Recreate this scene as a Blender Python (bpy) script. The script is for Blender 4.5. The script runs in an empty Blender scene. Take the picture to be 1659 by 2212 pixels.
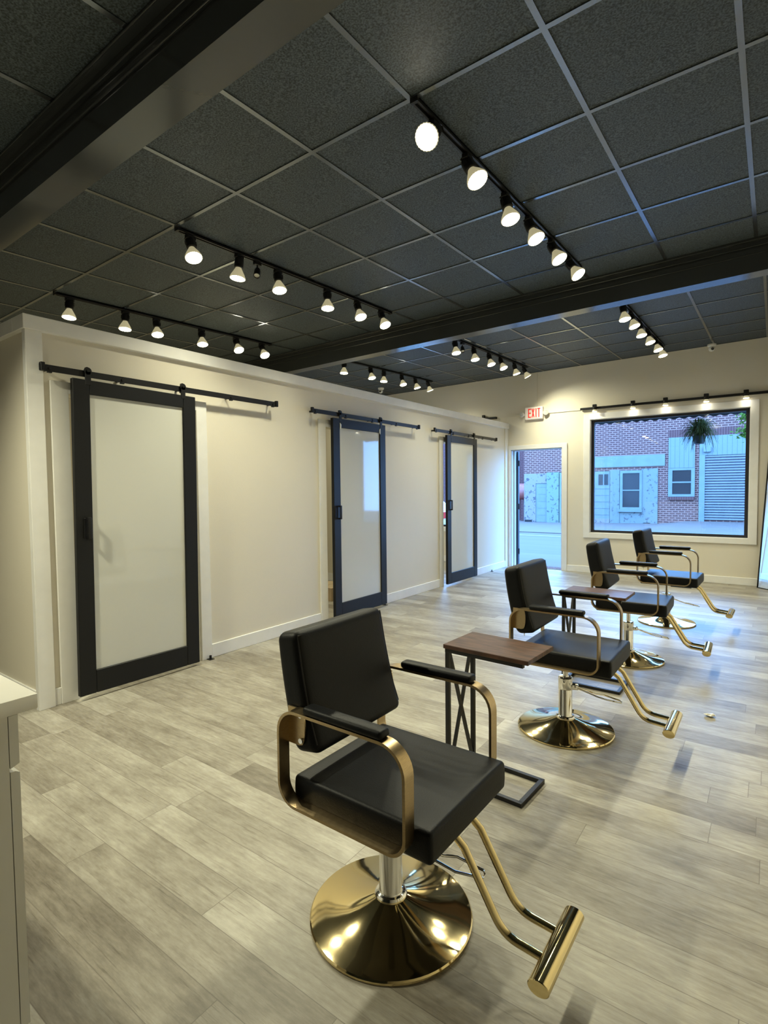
import bpy, bmesh, math, random
from mathutils import Vector, Matrix, Quaternion

random.seed(7)
SC = bpy.context.scene
COL = SC.collection
PI = math.pi

# ------------------------------------------------------------------ camera, world, exposure
YAW, PITCH, ROLL = -0.6286, -0.0441, -0.0108
CAM_H = 1.40
fwd = Vector((math.sin(YAW) * math.cos(PITCH), math.cos(YAW) * math.cos(PITCH), math.sin(PITCH)))
r0 = Vector((math.cos(YAW), -math.sin(YAW), 0.0))
u0 = r0.cross(fwd)
rgt = r0 * math.cos(ROLL) + u0 * math.sin(ROLL)
upv = -r0 * math.sin(ROLL) + u0 * math.cos(ROLL)
cam_data = bpy.data.cameras.new('camera')
cam_data.sensor_fit = 'HORIZONTAL'
cam_data.sensor_width = 36.0
cam_data.lens = 36.0 * 1156.2 / 1659.0
cam_data.clip_start = 0.05
cam_data.clip_end = 200
cam = bpy.data.objects.new('camera', cam_data)
COL.objects.link(cam)
m3 = Matrix((rgt, upv, -fwd)).transposed()
cam.matrix_world = Matrix.Translation((0, 0, CAM_H)) @ m3.to_4x4()
SC.camera = cam

world = bpy.data.worlds.new('world')
SC.world = world
world.use_nodes = True
bg = world.node_tree.nodes['Background']
bg.inputs['Color'].default_value = (0.165, 0.445, 1.0, 1)
bg.inputs['Strength'].default_value = 17.5

SC.view_settings.view_transform = 'Standard'
SC.view_settings.look = 'None'
SC.view_settings.exposure = 0.15
SC.view_settings.gamma = 1.0
SC.view_settings.use_curve_mapping = False
try:
    SC.cycles.use_light_tree = True
    SC.cycles.max_bounces = 8
    SC.cycles.sample_clamp_indirect = 6.0
    SC.cycles.use_denoising = True
except Exception:
    pass

LAMP_POWER = 62.0
LAMP_COLOR = (0.985, 0.95, 0.68)
SMALL_POWER = 0.8


def ceil_z(x, y):
    return 3.1018 + 0.0136 * x + 0.0302 * y


# ------------------------------------------------------------------ materials
def new_mat(name):
    m = bpy.data.materials.new(name)
    m.use_nodes = True
    nt = m.node_tree
    return m, nt, nt.nodes['Principled BSDF']


def N(nt, typ, **kw):
    n = nt.nodes.new(typ)
    for k, v in kw.items():
        setattr(n, k, v)
    return n


def L(nt, a, b):
    nt.links.new(a, b)


def math_node(nt, op, a, b=None, clamp=False):
    n = N(nt, 'ShaderNodeMath', operation=op, use_clamp=clamp)
    for i, v in enumerate((a, b)):
        if v is None:
            continue
        if isinstance(v, (int, float)):
            n.inputs[i].default_value = v
        else:
            L(nt, v, n.inputs[i])
    return n.outputs[0]


def ramp(nt, fac, stops):
    n = N(nt, 'ShaderNodeValToRGB')
    e = n.color_ramp.elements
    while len(e) < len(stops):
        e.new(0.5)
    for el, (p, c) in zip(e, stops):
        el.position = p
        el.color = (c[0], c[1], c[2], 1)
    L(nt, fac, n.inputs[0])
    return n.outputs[0]


def mat(name, color, rough=0.5, metal=0.0, noise=0.0, nscale=8.0, stretch=(1, 1, 1), bump=0.0, bscale=60.0,
        spec=None, coat=0.0, emis=None, estr=0.0):
    m, nt, p = new_mat(name)
    p.inputs['Base Color'].default_value = (*color, 1)
    p.inputs['Roughness'].default_value = rough
    p.inputs['Metallic'].default_value = metal
    if spec is not None:
        p.inputs['Specular IOR Level'].default_value = spec
    if coat:
        p.inputs['Coat Weight'].default_value = coat
        p.inputs['Coat Roughness'].default_value = 0.04
    if emis:
        p.inputs['Emission Color'].default_value = (*emis, 1)
        p.inputs['Emission Strength'].default_value = estr
    tc = N(nt, 'ShaderNodeTexCoord')
    if noise:
        mp = N(nt, 'ShaderNodeMapping')
        mp.inputs['Scale'].default_value = stretch
        L(nt, tc.outputs['Object'], mp.inputs['Vector'])
        nz = N(nt, 'ShaderNodeTexNoise')
        nz.inputs['Scale'].default_value = nscale
        nz.inputs['Detail'].default_value = 6
        L(nt, mp.outputs['Vector'], nz.inputs['Vector'])
        lo = tuple(c * (1 - noise) for c in color)
        hi = tuple(min(1, c * (1 + noise)) for c in color)
        L(nt, ramp(nt, nz.outputs['Fac'], [(0.3, lo), (0.7, hi)]), p.inputs['Base Color'])
    if bump:
        nb = N(nt, 'ShaderNodeTexNoise')
        nb.inputs['Scale'].default_value = bscale
        nb.inputs['Detail'].default_value = 3
        L(nt, tc.outputs['Object'], nb.inputs['Vector'])
        b = N(nt, 'ShaderNodeBump')
        b.inputs['Strength'].default_value = bump
        b.inputs['Distance'].default_value = 0.002
        L(nt, nb.outputs['Fac'], b.inputs['Height'])
        L(nt, b.outputs['Normal'], p.inputs['Normal'])
    return m


def floor_material():
    m, nt, p = new_mat('vinyl_plank')
    tc = N(nt, 'ShaderNodeTexCoord')
    sp = N(nt, 'ShaderNodeSeparateXYZ')
    L(nt, tc.outputs['Object'], sp.inputs[0])
    W, LEN = 0.152, 1.22
    ry = math_node(nt, 'DIVIDE', math_node(nt, 'ADD', sp.outputs['Y'], 0.048), W)
    row = math_node(nt, 'FLOOR', ry)
    fy = math_node(nt, 'FRACT', ry)
    wn = N(nt, 'ShaderNodeTexWhiteNoise', noise_dimensions='1D')
    L(nt, row, wn.inputs['W'])
    rx = math_node(nt, 'ADD', math_node(nt, 'DIVIDE', sp.outputs['X'], LEN), math_node(nt, 'MULTIPLY', wn.outputs['Value'], 7.3))
    col = math_node(nt, 'FLOOR', rx)
    fx = math_node(nt, 'FRACT', rx)
    cb = N(nt, 'ShaderNodeCombineXYZ')
    L(nt, row, cb.inputs[0])
    L(nt, col, cb.inputs[1])
    pn = N(nt, 'ShaderNodeTexWhiteNoise', noise_dimensions='3D')
    L(nt, cb.outputs[0], pn.inputs['Vector'])
    off = N(nt, 'ShaderNodeVectorMath', operation='SCALE')
    L(nt, pn.outputs['Color'], off.inputs[0])
    off.inputs['Scale'].default_value = 30.0
    ad = N(nt, 'ShaderNodeVectorMath', operation='ADD')
    L(nt, tc.outputs['Object'], ad.inputs[0])
    L(nt, off.outputs[0], ad.inputs[1])

    def noise(scale, st, detail=5, rough=0.6):
        mp = N(nt, 'ShaderNodeMapping')
        mp.inputs['Scale'].default_value = st
        L(nt, ad.outputs[0], mp.inputs['Vector'])
        nz = N(nt, 'ShaderNodeTexNoise')
        nz.inputs['Scale'].default_value = scale
        nz.inputs['Detail'].default_value = detail
        nz.inputs['Roughness'].default_value = rough
        L(nt, mp.outputs['Vector'], nz.inputs['Vector'])
        return nz.outputs['Fac']
    blot = noise(3.2, (0.9, 2.2, 1), 6, 0.62)
    grain = noise(13.0, (0.55, 5.0, 1), 9, 0.72)
    streak = noise(8.0, (0.45, 11.0, 1), 6, 0.7)
    fleck = noise(26.0, (0.8, 2.5, 1), 4, 0.6)
    v = math_node(nt, 'ADD', math_node(nt, 'MULTIPLY', pn.outputs['Value'], 0.30), math_node(nt, 'MULTIPLY', blot, 0.72))
    v = math_node(nt, 'ADD', v, math_node(nt, 'MULTIPLY', grain, 0.52))
    v = math_node(nt, 'ADD', v, math_node(nt, 'MULTIPLY', fleck, 0.26))
    dark = math_node(nt, 'MULTIPLY', math_node(nt, 'SUBTRACT', streak, 0.57, True), 1.6)
    v = math_node(nt, 'SUBTRACT', math_node(nt, 'SUBTRACT', v, dark), 0.40)
    c = ramp(nt, v, [(0.18, (0.118, 0.100, 0.076)), (0.40, (0.218, 0.196, 0.157)), (0.60, (0.325, 0.302, 0.250)), (0.85, (0.475, 0.455, 0.39))])
    # joints
    ey = math_node(nt, 'MINIMUM', fy, math_node(nt, 'SUBTRACT', 1.0, fy))
    ex = math_node(nt, 'MINIMUM', fx, math_node(nt, 'SUBTRACT', 1.0, fx))
    jy = math_node(nt, 'LESS_THAN', ey, 0.0085)
    jx = math_node(nt, 'LESS_THAN', ex, 0.0011)
    j = math_node(nt, 'MAXIMUM', jy, jx)
    mx = N(nt, 'ShaderNodeMix', data_type='RGBA')
    L(nt, math_node(nt, 'MULTIPLY', j, 0.7), mx.inputs['Factor'])
    L(nt, c, mx.inputs['A'])
    mx.inputs['B'].default_value = (0.12, 0.10, 0.08, 1)
    L(nt, mx.outputs['Result'], p.inputs['Base Color'])
    p.inputs['Roughness'].default_value = 0.42
    p.inputs['Specular IOR Level'].default_value = 0.4
    b = N(nt, 'ShaderNodeBump')
    b.inputs['Strength'].default_value = 0.25
    b.inputs['Distance'].default_value = 0.001
    L(nt, grain, b.inputs['Height'])
    L(nt, b.outputs['Normal'], p.inputs['Normal'])
    return m


def tile_material():
    m, nt, p = new_mat('black_ceiling_tile')
    tc = N(nt, 'ShaderNodeTexCoord')
    nz = N(nt, 'ShaderNodeTexNoise')
    nz.inputs['Scale'].default_value = 130
    nz.inputs['Detail'].default_value = 2
    L(nt, tc.outputs['Object'], nz.inputs['Vector'])
    c = ramp(nt, nz.outputs['Fac'], [(0.36, (0.013, 0.018, 0.021)), (0.5, (0.045, 0.060, 0.071)), (0.66, (0.082, 0.106, 0.123))])
    L(nt, c, p.inputs['Base Color'])
    p.inputs['Roughness'].default_value = 0.62
    p.inputs['Specular IOR Level'].default_value = 0.5
    b = N(nt, 'ShaderNodeBump')
    b.inputs['Strength'].default_value = 0.4
    b.inputs['Distance'].default_value = 0.002
    L(nt, nz.outputs['Fac'], b.inputs['Height'])
    L(nt, b.outputs['Normal'], p.inputs['Normal'])
    return m


def brick_material(name, c1, c2, mortar):
    m, nt, p = new_mat(name)
    tc = N(nt, 'ShaderNodeTexCoord')
    sp = N(nt, 'ShaderNodeSeparateXYZ')
    cb = N(nt, 'ShaderNodeCombineXYZ')
    L(nt, tc.outputs['Object'], sp.inputs[0])
    L(nt, math_node(nt, 'ADD', sp.outputs['X'], sp.outputs['Y']), cb.inputs[0])
    L(nt, sp.outputs['Z'], cb.inputs[1])
    bt = N(nt, 'ShaderNodeTexBrick')
    bt.inputs['Color1'].default_value = (*c1, 1)
    bt.inputs['Color2'].default_value = (*c2, 1)
    bt.inputs['Mortar'].default_value = (*mortar, 1)
    bt.inputs['Scale'].default_value = 1.0
    bt.inputs['Mortar Size'].default_value = 0.017
    bt.inputs['Brick Width'].default_value = 0.225
    bt.inputs['Row Height'].default_value = 0.088
    L(nt, cb.outputs[0], bt.inputs['Vector'])
    L(nt, bt.outputs['Color'], p.inputs['Base Color'])
    p.inputs['Roughness'].default_value = 0.85
    return m


def peel_material(name, paint, under, lo=0.56, hi=0.60, scale=5.0):
    m, nt, p = new_mat(name)
    tc = N(nt, 'ShaderNodeTexCoord')
    nz = N(nt, 'ShaderNodeTexNoise')
    nz.inputs['Scale'].default_value = scale
    nz.inputs['Detail'].default_value = 5
    nz.inputs['Roughness'].default_value = 0.65
    L(nt, tc.outputs['Object'], nz.inputs['Vector'])
    L(nt, ramp(nt, nz.outputs['Fac'], [(lo, paint), (hi, under)]), p.inputs['Base Color'])
    p.inputs['Roughness'].default_value = 0.8
    return m


def wave_material(name, color, dark, period, axis='X', rough=0.6):
    m, nt, p = new_mat(name)
    tc = N(nt, 'ShaderNodeTexCoord')
    sp = N(nt, 'ShaderNodeSeparateXYZ')
    L(nt, tc.outputs['Object'], sp.inputs[0])
    f = math_node(nt, 'FRACT', math_node(nt, 'DIVIDE', sp.outputs[axis], period))
    L(nt, ramp(nt, f, [(0.0, dark), (0.06, dark), (0.10, color), (1.0, color)]), p.inputs['Base Color'])
    p.inputs['Roughness'].default_value = rough
    return m


def glass_material(name, tint=(0.97, 0.98, 0.99)):
    m = bpy.data.materials.new(name)
    m.use_nodes = True
    nt = m.node_tree
    nt.nodes.clear()
    out = N(nt, 'ShaderNodeOutputMaterial')
    tr = N(nt, 'ShaderNodeBsdfTransparent')
    tr.inputs[0].default_value = (*tint, 1)
    gl = N(nt, 'ShaderNodeBsdfGlossy')
    gl.inputs['Roughness'].default_value = 0.0
    fr = N(nt, 'ShaderNodeFresnel')
    fr.inputs['IOR'].default_value = 1.5
    mx = N(nt, 'ShaderNodeMixShader')
    L(nt, fr.outputs[0], mx.inputs[0])
    L(nt, tr.outputs[0], mx.inputs[1])
    L(nt, gl.outputs[0], mx.inputs[2])
    L(nt, mx.outputs[0], out.inputs[0])
    return m


M = {}
M['floor'] = floor_material()
M['tile'] = tile_material()
M['tee'] = mat('black_tee_paint', (0.22, 0.24, 0.265), 0.22, 0.9)
M['beam'] = mat('black_beam_paint', (0.034, 0.038, 0.041), 0.18, spec=0.85, bump=0.08, bscale=18)
M['wall'] = mat('greige_wall_paint', (0.715, 0.665, 0.555), 0.7, bump=0.25, bscale=140, noise=0.015, nscale=2)
M['trim'] = mat('white_trim_paint', (0.80, 0.79, 0.76), 0.4, noise=0.03, nscale=9)
M['black_wood'] = mat('black_painted_wood', (0.006, 0.0065, 0.0075), 0.45, spec=0.3, bump=0.1, bscale=40)
M['black_metal'] = mat('black_powder_coat', (0.007, 0.007, 0.008), 0.42, spec=0.35, noise=0.2, nscale=30)
M['frosted'] = mat('frosted_glass', (0.60, 0.60, 0.55), 0.65, spec=0.2, coat=1.0, noise=0.01, nscale=2)
M['glass'] = glass_material('clear_glass')
M['winframe'] = mat('black_window_frame', (0.02, 0.021, 0.028), 0.35)
M['leather'] = mat('black_leatherette', (0.0024, 0.0030, 0.0040), 0.48, bump=0.25, bscale=260, spec=0.22)
M['seam'] = mat('black_piping', (0.008, 0.008, 0.008), 0.6)
M['brass'] = mat('brushed_brass', (0.47, 0.355, 0.20), 0.3, 1.0, noise=0.1, nscale=60, stretch=(1, 1, 10))
M['gold'] = mat('polished_gold', (0.72, 0.59, 0.32), 0.07, 1.0, noise=0.04, nscale=3)
M['chrome'] = mat('chrome', (0.80, 0.79, 0.76), 0.06, 1.0, noise=0.02, nscale=5)
M['under'] = mat('seat_underside', (0.02, 0.02, 0.02), 0.8, noise=0.1)
M['steel_black'] = mat('black_steel_tube', (0.007, 0.007, 0.008), 0.4, spec=0.35, noise=0.2, nscale=40)
M['rustic'] = mat('rustic_walnut', (0.070, 0.034, 0.022), 0.42, noise=0.6, nscale=5, stretch=(2.0, 14, 2), spec=0.3)
M['lens'] = mat('lit_lens', (1, 1, 1), 0.4, emis=(1.0, 0.93, 0.74), estr=26)
M['bulb'] = mat('lit_bulb_glass', (0.75, 0.72, 0.55), 0.25, emis=(1.0, 0.88, 0.52), estr=0.3)
M['cold'] = mat('unlit_lens', (0.75, 0.75, 0.70), 0.2, noise=0.02)
M['cabinet'] = mat('white_cabinet_laminate', (0.74, 0.73, 0.68), 0.35, noise=0.02, nscale=6)
M['counter'] = mat('white_countertop', (0.82, 0.80, 0.73), 0.25, noise=0.02, nscale=12)
M['mirror'] = mat('mirror_silver', (0.86, 0.90, 0.93), 0.015, 1.0, noise=0.005)
M['plastic'] = mat('white_plastic', (0.78, 0.77, 0.72), 0.35, noise=0.02)
M['red'] = mat('red_letter', (0.62, 0.03, 0.025), 0.5, emis=(0.9, 0.03, 0.02), estr=0.35)
M['signface'] = mat('sign_face', (0.80, 0.76, 0.70), 0.4, emis=(1.0, 0.75, 0.62), estr=0.12)
M['lampface'] = mat('emergency_lamp_lens', (0.55, 0.55, 0.52), 0.15, noise=0.1, nscale=60)
M['dark_lens'] = mat('dark_lens', (0.01, 0.01, 0.012), 0.1, noise=0.1)
M['brick'] = brick_material('red_brick', (0.05664, 0.0144, 0.01214), (0.08142, 0.0216, 0.01742), (0.2195, 0.108, 0.08184))
M['darkbrick'] = brick_material('dark_red_brick', (0.0531, 0.012, 0.01162), (0.0708, 0.0168, 0.01584), (0.08496, 0.03, 0.02904))
M['soldier'] = wave_material('soldier_course', (0.06726, 0.0174, 0.01531), (0.2195, 0.108, 0.08184), 0.088, 'X', 0.85)
M['teal'] = mat('pale_teal_paint', (0.1165, 0.1239, 0.1163), 0.65, noise=0.1, nscale=3)
M['tealboard'] = wave_material('teal_boards', (0.1165, 0.1239, 0.1163), (0.05175, 0.06059, 0.06686), 0.165, 'X')
M['roller'] = mat('roller_shutter', (0.1121, 0.09918, 0.1047), 0.5, noise=0.08, nscale=2)
M['peel'] = peel_material('peeling_teal', (0.1294, 0.1294, 0.1163), (0.04744, 0.03856, 0.0436), 0.585, 0.615, 9.0)
M['peelwhite'] = peel_material('peeling_white', (0.1639, 0.1294, 0.1221), (0.05175, 0.04131, 0.04651), 0.55, 0.585, 7.0)
M['peelgreen'] = peel_material('peeling_seafoam', (0.1207, 0.1377, 0.1105), (0.05606, 0.05508, 0.05523), 0.57, 0.60, 7.0)
M['fpane'] = mat('dark_window_pane', (0.02832, 0.024, 0.02376), 0.12, noise=0.03, nscale=0.7, spec=0.12)
M['road'] = mat('asphalt', (0.07062, 0.04536, 0.0404), 0.9, noise=0.12, nscale=1.5, stretch=(0.3, 2, 1))
M['walk'] = mat('concrete_walk', (0.0908, 0.05832, 0.04832), 0.9, noise=0.08, nscale=2)
M['line'] = mat('white_road_paint', (0.1982, 0.168, 0.1373), 0.7, noise=0.05)
M['redtank'] = mat('faded_red_metal', (0.2266, 0.054, 0.04224), 0.5, noise=0.2)
M['carpaint'] = mat('white_car_paint', (0.531, 0.462, 0.4118), 0.2, noise=0.01)
M['tail'] = mat('tail_lamp_red', (0.4248, 0.018, 0.01584), 0.2, noise=0.05)
M['rubber'] = mat('rubber', (0.015, 0.015, 0.015), 0.8, noise=0.1)
M['leaf'] = mat('fern_leaf', (0.034, 0.034, 0.006), 0.8, spec=0.05, noise=0.4, nscale=9)
M['leaf2'] = mat('tree_leaf', (0.055, 0.085, 0.012), 0.8, spec=0.05, noise=0.4, nscale=5)
M['bark'] = mat('bark', (0.12, 0.09, 0.06), 0.9, noise=0.3)
M['canvas'] = mat('black_awning_canvas', (0.015, 0.016, 0.018), 0.8, noise=0.1)
M['film'] = mat('clear_film', (0.75, 0.73, 0.68), 0.15, noise=0.3, nscale=60)
M['doorpaint'] = mat('dark_door_paint', (0.03, 0.04, 0.06), 0.4, noise=0.05)
M['jamb'] = mat('white_jamb_paint', (0.496, 0.496, 0.48), 0.4, noise=0.02)
M['brickout'] = mat('outer_stucco', (0.3, 0.3, 0.288), 0.9, noise=0.05)
M['tan'] = mat('tan_box_board', (0.42, 0.32, 0.20), 0.8, noise=0.1)


# ------------------------------------------------------------------ mesh helpers
class MB:
    def __init__(s):
        s.bm = bmesh.new()

    def box(s, a, b, mtx=None, bevel=0.0, seg=2):
        x0, y0, z0 = (min(a[i], b[i]) for i in range(3))
        x1, y1, z1 = (max(a[i], b[i]) for i in range(3))
        t = bmesh.new()
        vs = [t.verts.new(p) for p in ((x0, y0, z0), (x1, y0, z0), (x1, y1, z0), (x0, y1, z0), (x0, y0, z1), (x1, y0, z1), (x1, y1, z1), (x0, y1, z1))]
        for f in ((0, 3, 2, 1), (4, 5, 6, 7), (0, 1, 5, 4), (1, 2, 6, 5), (2, 3, 7, 6), (3, 0, 4, 7)):
            t.faces.new([vs[i] for i in f])
        if bevel:
            bmesh.ops.bevel(t, geom=list(t.edges), offset=bevel, segments=seg, profile=0.5, affect='EDGES')
        s.add(t, mtx)
        return s

    def add(s, t, mtx=None):
        if mtx is not None:
            bmesh.ops.transform(t, matrix=mtx, verts=t.verts)
        vm = {}
        for v in t.verts:
            vm[v] = s.bm.verts.new(v.co)
        for f in t.faces:
            try:
                s.bm.faces.new([vm[v] for v in f.verts])
            except ValueError:
                pass
        t.free()

    def prism(s, poly, axis, a0, a1, bevel=0.0, seg=3, mtx=None):
        """poly of 2D points extruded along axis ('X','Y','Z') from a0 to a1"""
        t = bmesh.new()

        def P(u, v, a):
            return {'X': (a, u, v), 'Y': (u, a, v), 'Z': (u, v, a)}[axis]
        A = [t.verts.new(P(u, v, a0)) for u, v in poly]
        B = [t.verts.new(P(u, v, a1)) for u, v in poly]
        n = len(poly)
        t.faces.new(A)
        t.faces.new(B[::-1])
        for i in range(n):
            t.faces.new([A[i], B[i], B[(i + 1) % n], A[(i + 1) % n]])
        bmesh.ops.recalc_face_normals(t, faces=t.faces)
        if bevel:
            bmesh.ops.bevel(t, geom=list(t.edges), offset=bevel, segments=seg, profile=0.5, affect='EDGES')
        s.add(t, mtx)
        return s

    def lathe(s, prof, n=48, mtx=None, rib=0, ribamp=0.0):
        t = bmesh.new()
        rings = []
        for r, z in prof:
            if r < 1e-5:
                rings.append([t.verts.new((0, 0, z))])
            else:
                ring = []
                for i in range(n):
                    a = 2 * PI * i / n
                    rr = r * (1 + (ribamp if (rib and i % 2) else 0))
                    ring.append(t.verts.new((rr * math.cos(a), rr * math.sin(a), z)))
                rings.append(ring)
        for A, B in zip(rings, rings[1:]):
            if len(A) == 1 and len(B) == 1:
                continue
            for i in range(n):
                j = (i + 1) % n
                if len(A) == 1:
                    t.faces.new([A[0], B[i], B[j]])
                elif len(B) == 1:
                    t.faces.new([A[i], A[j], B[0]])
                else:
                    t.faces.new([A[i], A[j], B[j], B[i]])
        bmesh.ops.recalc_face_normals(t, faces=t.faces)
        s.add(t, mtx)
        return s

    def cyl(s, p, q, r, n=20, r2=None):
        p, q = Vector(p), Vector(q)
        d = q - p
        ln = d.length
        rot = d.to_track_quat('Z', 'Y').to_matrix().to_4x4()
        rr = r if r2 is None else r2
        s.lathe([(0, 0), (r, 0), (rr, ln), (0, ln)], n, Matrix.Translation(p) @ rot)
        return s

    def tube(s, pts, r, n=12, closed=False):
        pts = [Vector(p) for p in pts]
        t = bmesh.new()
        rings = []
        m = len(pts)
        up = None
        for i, p in enumerate(pts):
            if closed:
                tan = (pts[(i + 1) % m] - pts[i - 1]).normalized()
            else:
                tan = (pts[min(i + 1, m - 1)] - pts[max(i - 1, 0)]).normalized()
            if up is None:
                up = tan.orthogonal().normalized()
            up = (up - tan * up.dot(tan))
            up = up.normalized() if up.length > 1e-6 else tan.orthogonal().normalized()
            w = tan.cross(up)
            rings.append([t.verts.new(p + (up * math.cos(2 * PI * k / n) + w * math.sin(2 * PI * k / n)) * r) for k in range(n)])
        pairs = list(zip(rings, rings[1:]))
        if closed:
            pairs.append((rings[-1], rings[0]))
        for A, B in pairs:
            for k in range(n):
                j = (k + 1) % n
                t.faces.new([A[k], A[j], B[j], B[k]])
        if not closed:
            t.faces.new(rings[0][::-1])
            t.faces.new(rings[-1])
        bmesh.ops.recalc_face_normals(t, faces=t.faces)
        s.add(t)
        return s

    def sphere(s, c, r, sx=1, sy=1, sz=1, n=20):
        t = bmesh.new()
        bmesh.ops.create_uvsphere(t, u_segments=n, v_segments=n // 2, radius=r)
        s.add(t, Matrix.Translation(c) @ Matrix.Diagonal((sx, sy, sz, 1)))
        return s

    def face(s, pts):
        s.bm.faces.new([s.bm.verts.new(p) for p in pts])
        return s

    def mesh(s, name, m, angle=35):
        me = bpy.data.meshes.new(name)
        s.bm.to_mesh(me)
        s.bm.free()
        me.materials.append(M[m] if isinstance(m, str) else m)
        for p in me.polygons:
            p.use_smooth = True
        me.set_sharp_from_angle(angle=math.radians(angle))
        return me

    def build(s, name, m, parent=None, angle=35, loc=None):
        o = bpy.data.objects.new(name, s.mesh(name, m, angle))
        COL.objects.link(o)
        if parent is not None:
            o.parent = parent
        if loc is not None:
            o.location = loc
        return o


def tag(o, label, cat, group=None):
    o['label'] = label
    o['category'] = cat
    if group:
        o['group'] = group
    return o


def thing(name, label, cat, loc=(0, 0, 0), rotz=0.0, group=None):
    o = bpy.data.objects.new(name, None)
    o.empty_display_size = 0.1
    COL.objects.link(o)
    o.location = loc
    o.rotation_euler = (0, 0, rotz)
    return tag(o, label, cat, group)


def struct(name, mb, m, parent=None, angle=35):
    o = mb.build(name, m, parent, angle)
    o['kind'] = 'structure'
    return o


def dup(root, name, loc, rotz, label, group=None):
    r = root.copy()
    r.name = name
    COL.objects.link(r)
    r.location = loc
    r.rotation_euler = (0, 0, rotz)
    tag(r, label, root['category'], group)
    for ch in list(root.children):
        c = ch.copy()
        COL.objects.link(c)
        c.parent = r
        for g in list(ch.children):
            d = g.copy()
            COL.objects.link(d)
            d.parent = c
    return r


# ------------------------------------------------------------------ room shell
XL, XR, YR, YB, XP = -6.70, 0.62, -5.50, 8.92, -3.79   # left, right, rear, back wall faces, partition face
WT = 0.20
struct('floor', MB().box((XL - 0.2, YR - 0.2, -0.08), (XR + 0.2, YB + WT, 0)), 'floor')

# back wall with door and two window openings
D0, D1, DZ = -3.72, -2.83, 2.045
W0, W1, WZ0, WZ1 = -2.385, -0.267, 0.65, 2.46
V0, V1 = -6.15, -4.72
mb = MB()
ZT = 3.8
for a, b in (((XL - .2, 0), (V0, ZT)), ((V1, 0), (D0, ZT)), ((D1, 0), (W0, ZT)), ((W1, 0), (XR + .2, ZT)),
             ((V0, 0), (V1, WZ0)), ((V0, WZ1), (V1, ZT)), ((D0, DZ), (D1, ZT)), ((W0, 0), (W1, WZ0)), ((W0, WZ1), (W1, ZT))):
    mb.box((a[0], YB, a[1]), (b[0], YB + WT, b[1]))
struct('wall_back', mb, 'wall')
struct('wall_left', MB().box((XL - .2, YR, 0), (XL, YB, ZT)), 'wall')
struct('wall_right', MB().box((XR, YR, 0), (XR + .2, YB, ZT)), 'wall')
struct('wall_rear', MB().box((XL - .2, YR - .2, 0), (XR + .2, YR, ZT)), 'wall')

# partition block: long face, near end face, two dividers
PY0, PT, PZ = 1.44, 0.12, 2.47
OPEN = [(1.665, 2.63), (4.175, 5.10), (6.625, 7.50)]
mb = MB()
y = PY0
for a, b in OPEN:
    mb.box((XP - PT, y, 0), (XP, a, PZ))
    mb.box((XP - PT, a, 2.045), (XP, b, PZ))
    y = b
mb.box((XP - PT, y, 0), (XP, YB, PZ))
struct('wall_partition', mb, 'wall')
struct('wall_partition_end', MB().box((XL, PY0, 0), (XP - PT, PY0 + PT, PZ)), 'wall')
mb = MB()
for yy in (3.72, 6.12):
    mb.box((XL, yy, 0), (XP - PT, yy + PT, PZ))
struct('wall_divider', mb, 'wall')

# partition trim: cap, corner boards, casings, baseboards
struct('trim_1', MB().box((XP - PT - .01, PY0 - .035, 2.415), (XP + .035, YB, 2.505), bevel=.003, seg=1), 'trim')
struct('trim_2', MB().box((XL, PY0 - .035, 2.415), (XP - PT - .01, PY0 + PT + .02, 2.505), bevel=.003, seg=1), 'trim')
mb = MB().box((XP - .001, PY0 - .022, 0), (XP + .022, PY0 + .075, 2.415), bevel=.002, seg=1)
mb.box((XP - .022, PY0 - .022, 0), (XP - .001, PY0, 2.414))
struct('trim_3', mb, 'trim')
struct('trim_4', MB().box((XP, 8.80, 0), (XP + .02, YB - .001, 2.415), bevel=.002, seg=1), 'trim')
k = 5
for (a, b), (l, r) in zip(OPEN, ((1.555, 2.727), (4.068, 5.17), (6.52, 7.57))):
    mb = MB()
    mb.box((XP, l, 0), (XP + .018, a, 2.12), bevel=.002, seg=1)
    mb.box((XP, b, 0), (XP + .018, r, 2.12), bevel=.002, seg=1)
    mb.box((XP, a, 2.045), (XP + .018, b, 2.12), bevel=.002, seg=1)
    # jamb lining
    mb.box((XP - PT - .005, a - .015, 0), (XP, a + .004, 2.045))
    mb.box((XP - PT - .005, b - .004, 0), (XP, b + .015, 2.045))
    struct('trim_%d' % k, mb, 'trim')
    k += 1
mb = MB()
for a, b in ((PY0 + .075, 1.555), (2.727, 4.068), (5.17, 6.52), (7.57, 8.80)):
    mb.box((XP, a, 0), (XP + .014, b, .112), bevel=.003, seg=1)
struct('baseboard_partition', mb, 'trim')
struct('baseboard_partition_end', MB().box((XL, PY0 - .014, 0), (XP - .022, PY0, .112), bevel=.003, seg=1), 'trim')
struct('baseboard_back', MB().box((-2.745, YB - .014, 0), (XR, YB, .105), bevel=.003, seg=1), 'trim')
struct('baseboard_right', MB().box((XR - .014, YR, 0), (XR, YB - .02, .105), bevel=.003, seg=1), 'trim')
mb = MB()
for y0_, y1_ in ((PY0 + PT, 3.72), (3.72 + PT, 6.12), (6.12 + PT, YB)):
    mb.box((XL, y0_, 0), (XP - PT - .02, y0_ + .014, .11))
    mb.box((XL, y1_ - .014, 0), (XP - PT - .02, y1_, .11))
    mb.box((XL, y0_, 0), (XL + .014, y1_, .11))
struct('baseboard_rooms', mb, 'trim')

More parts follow.
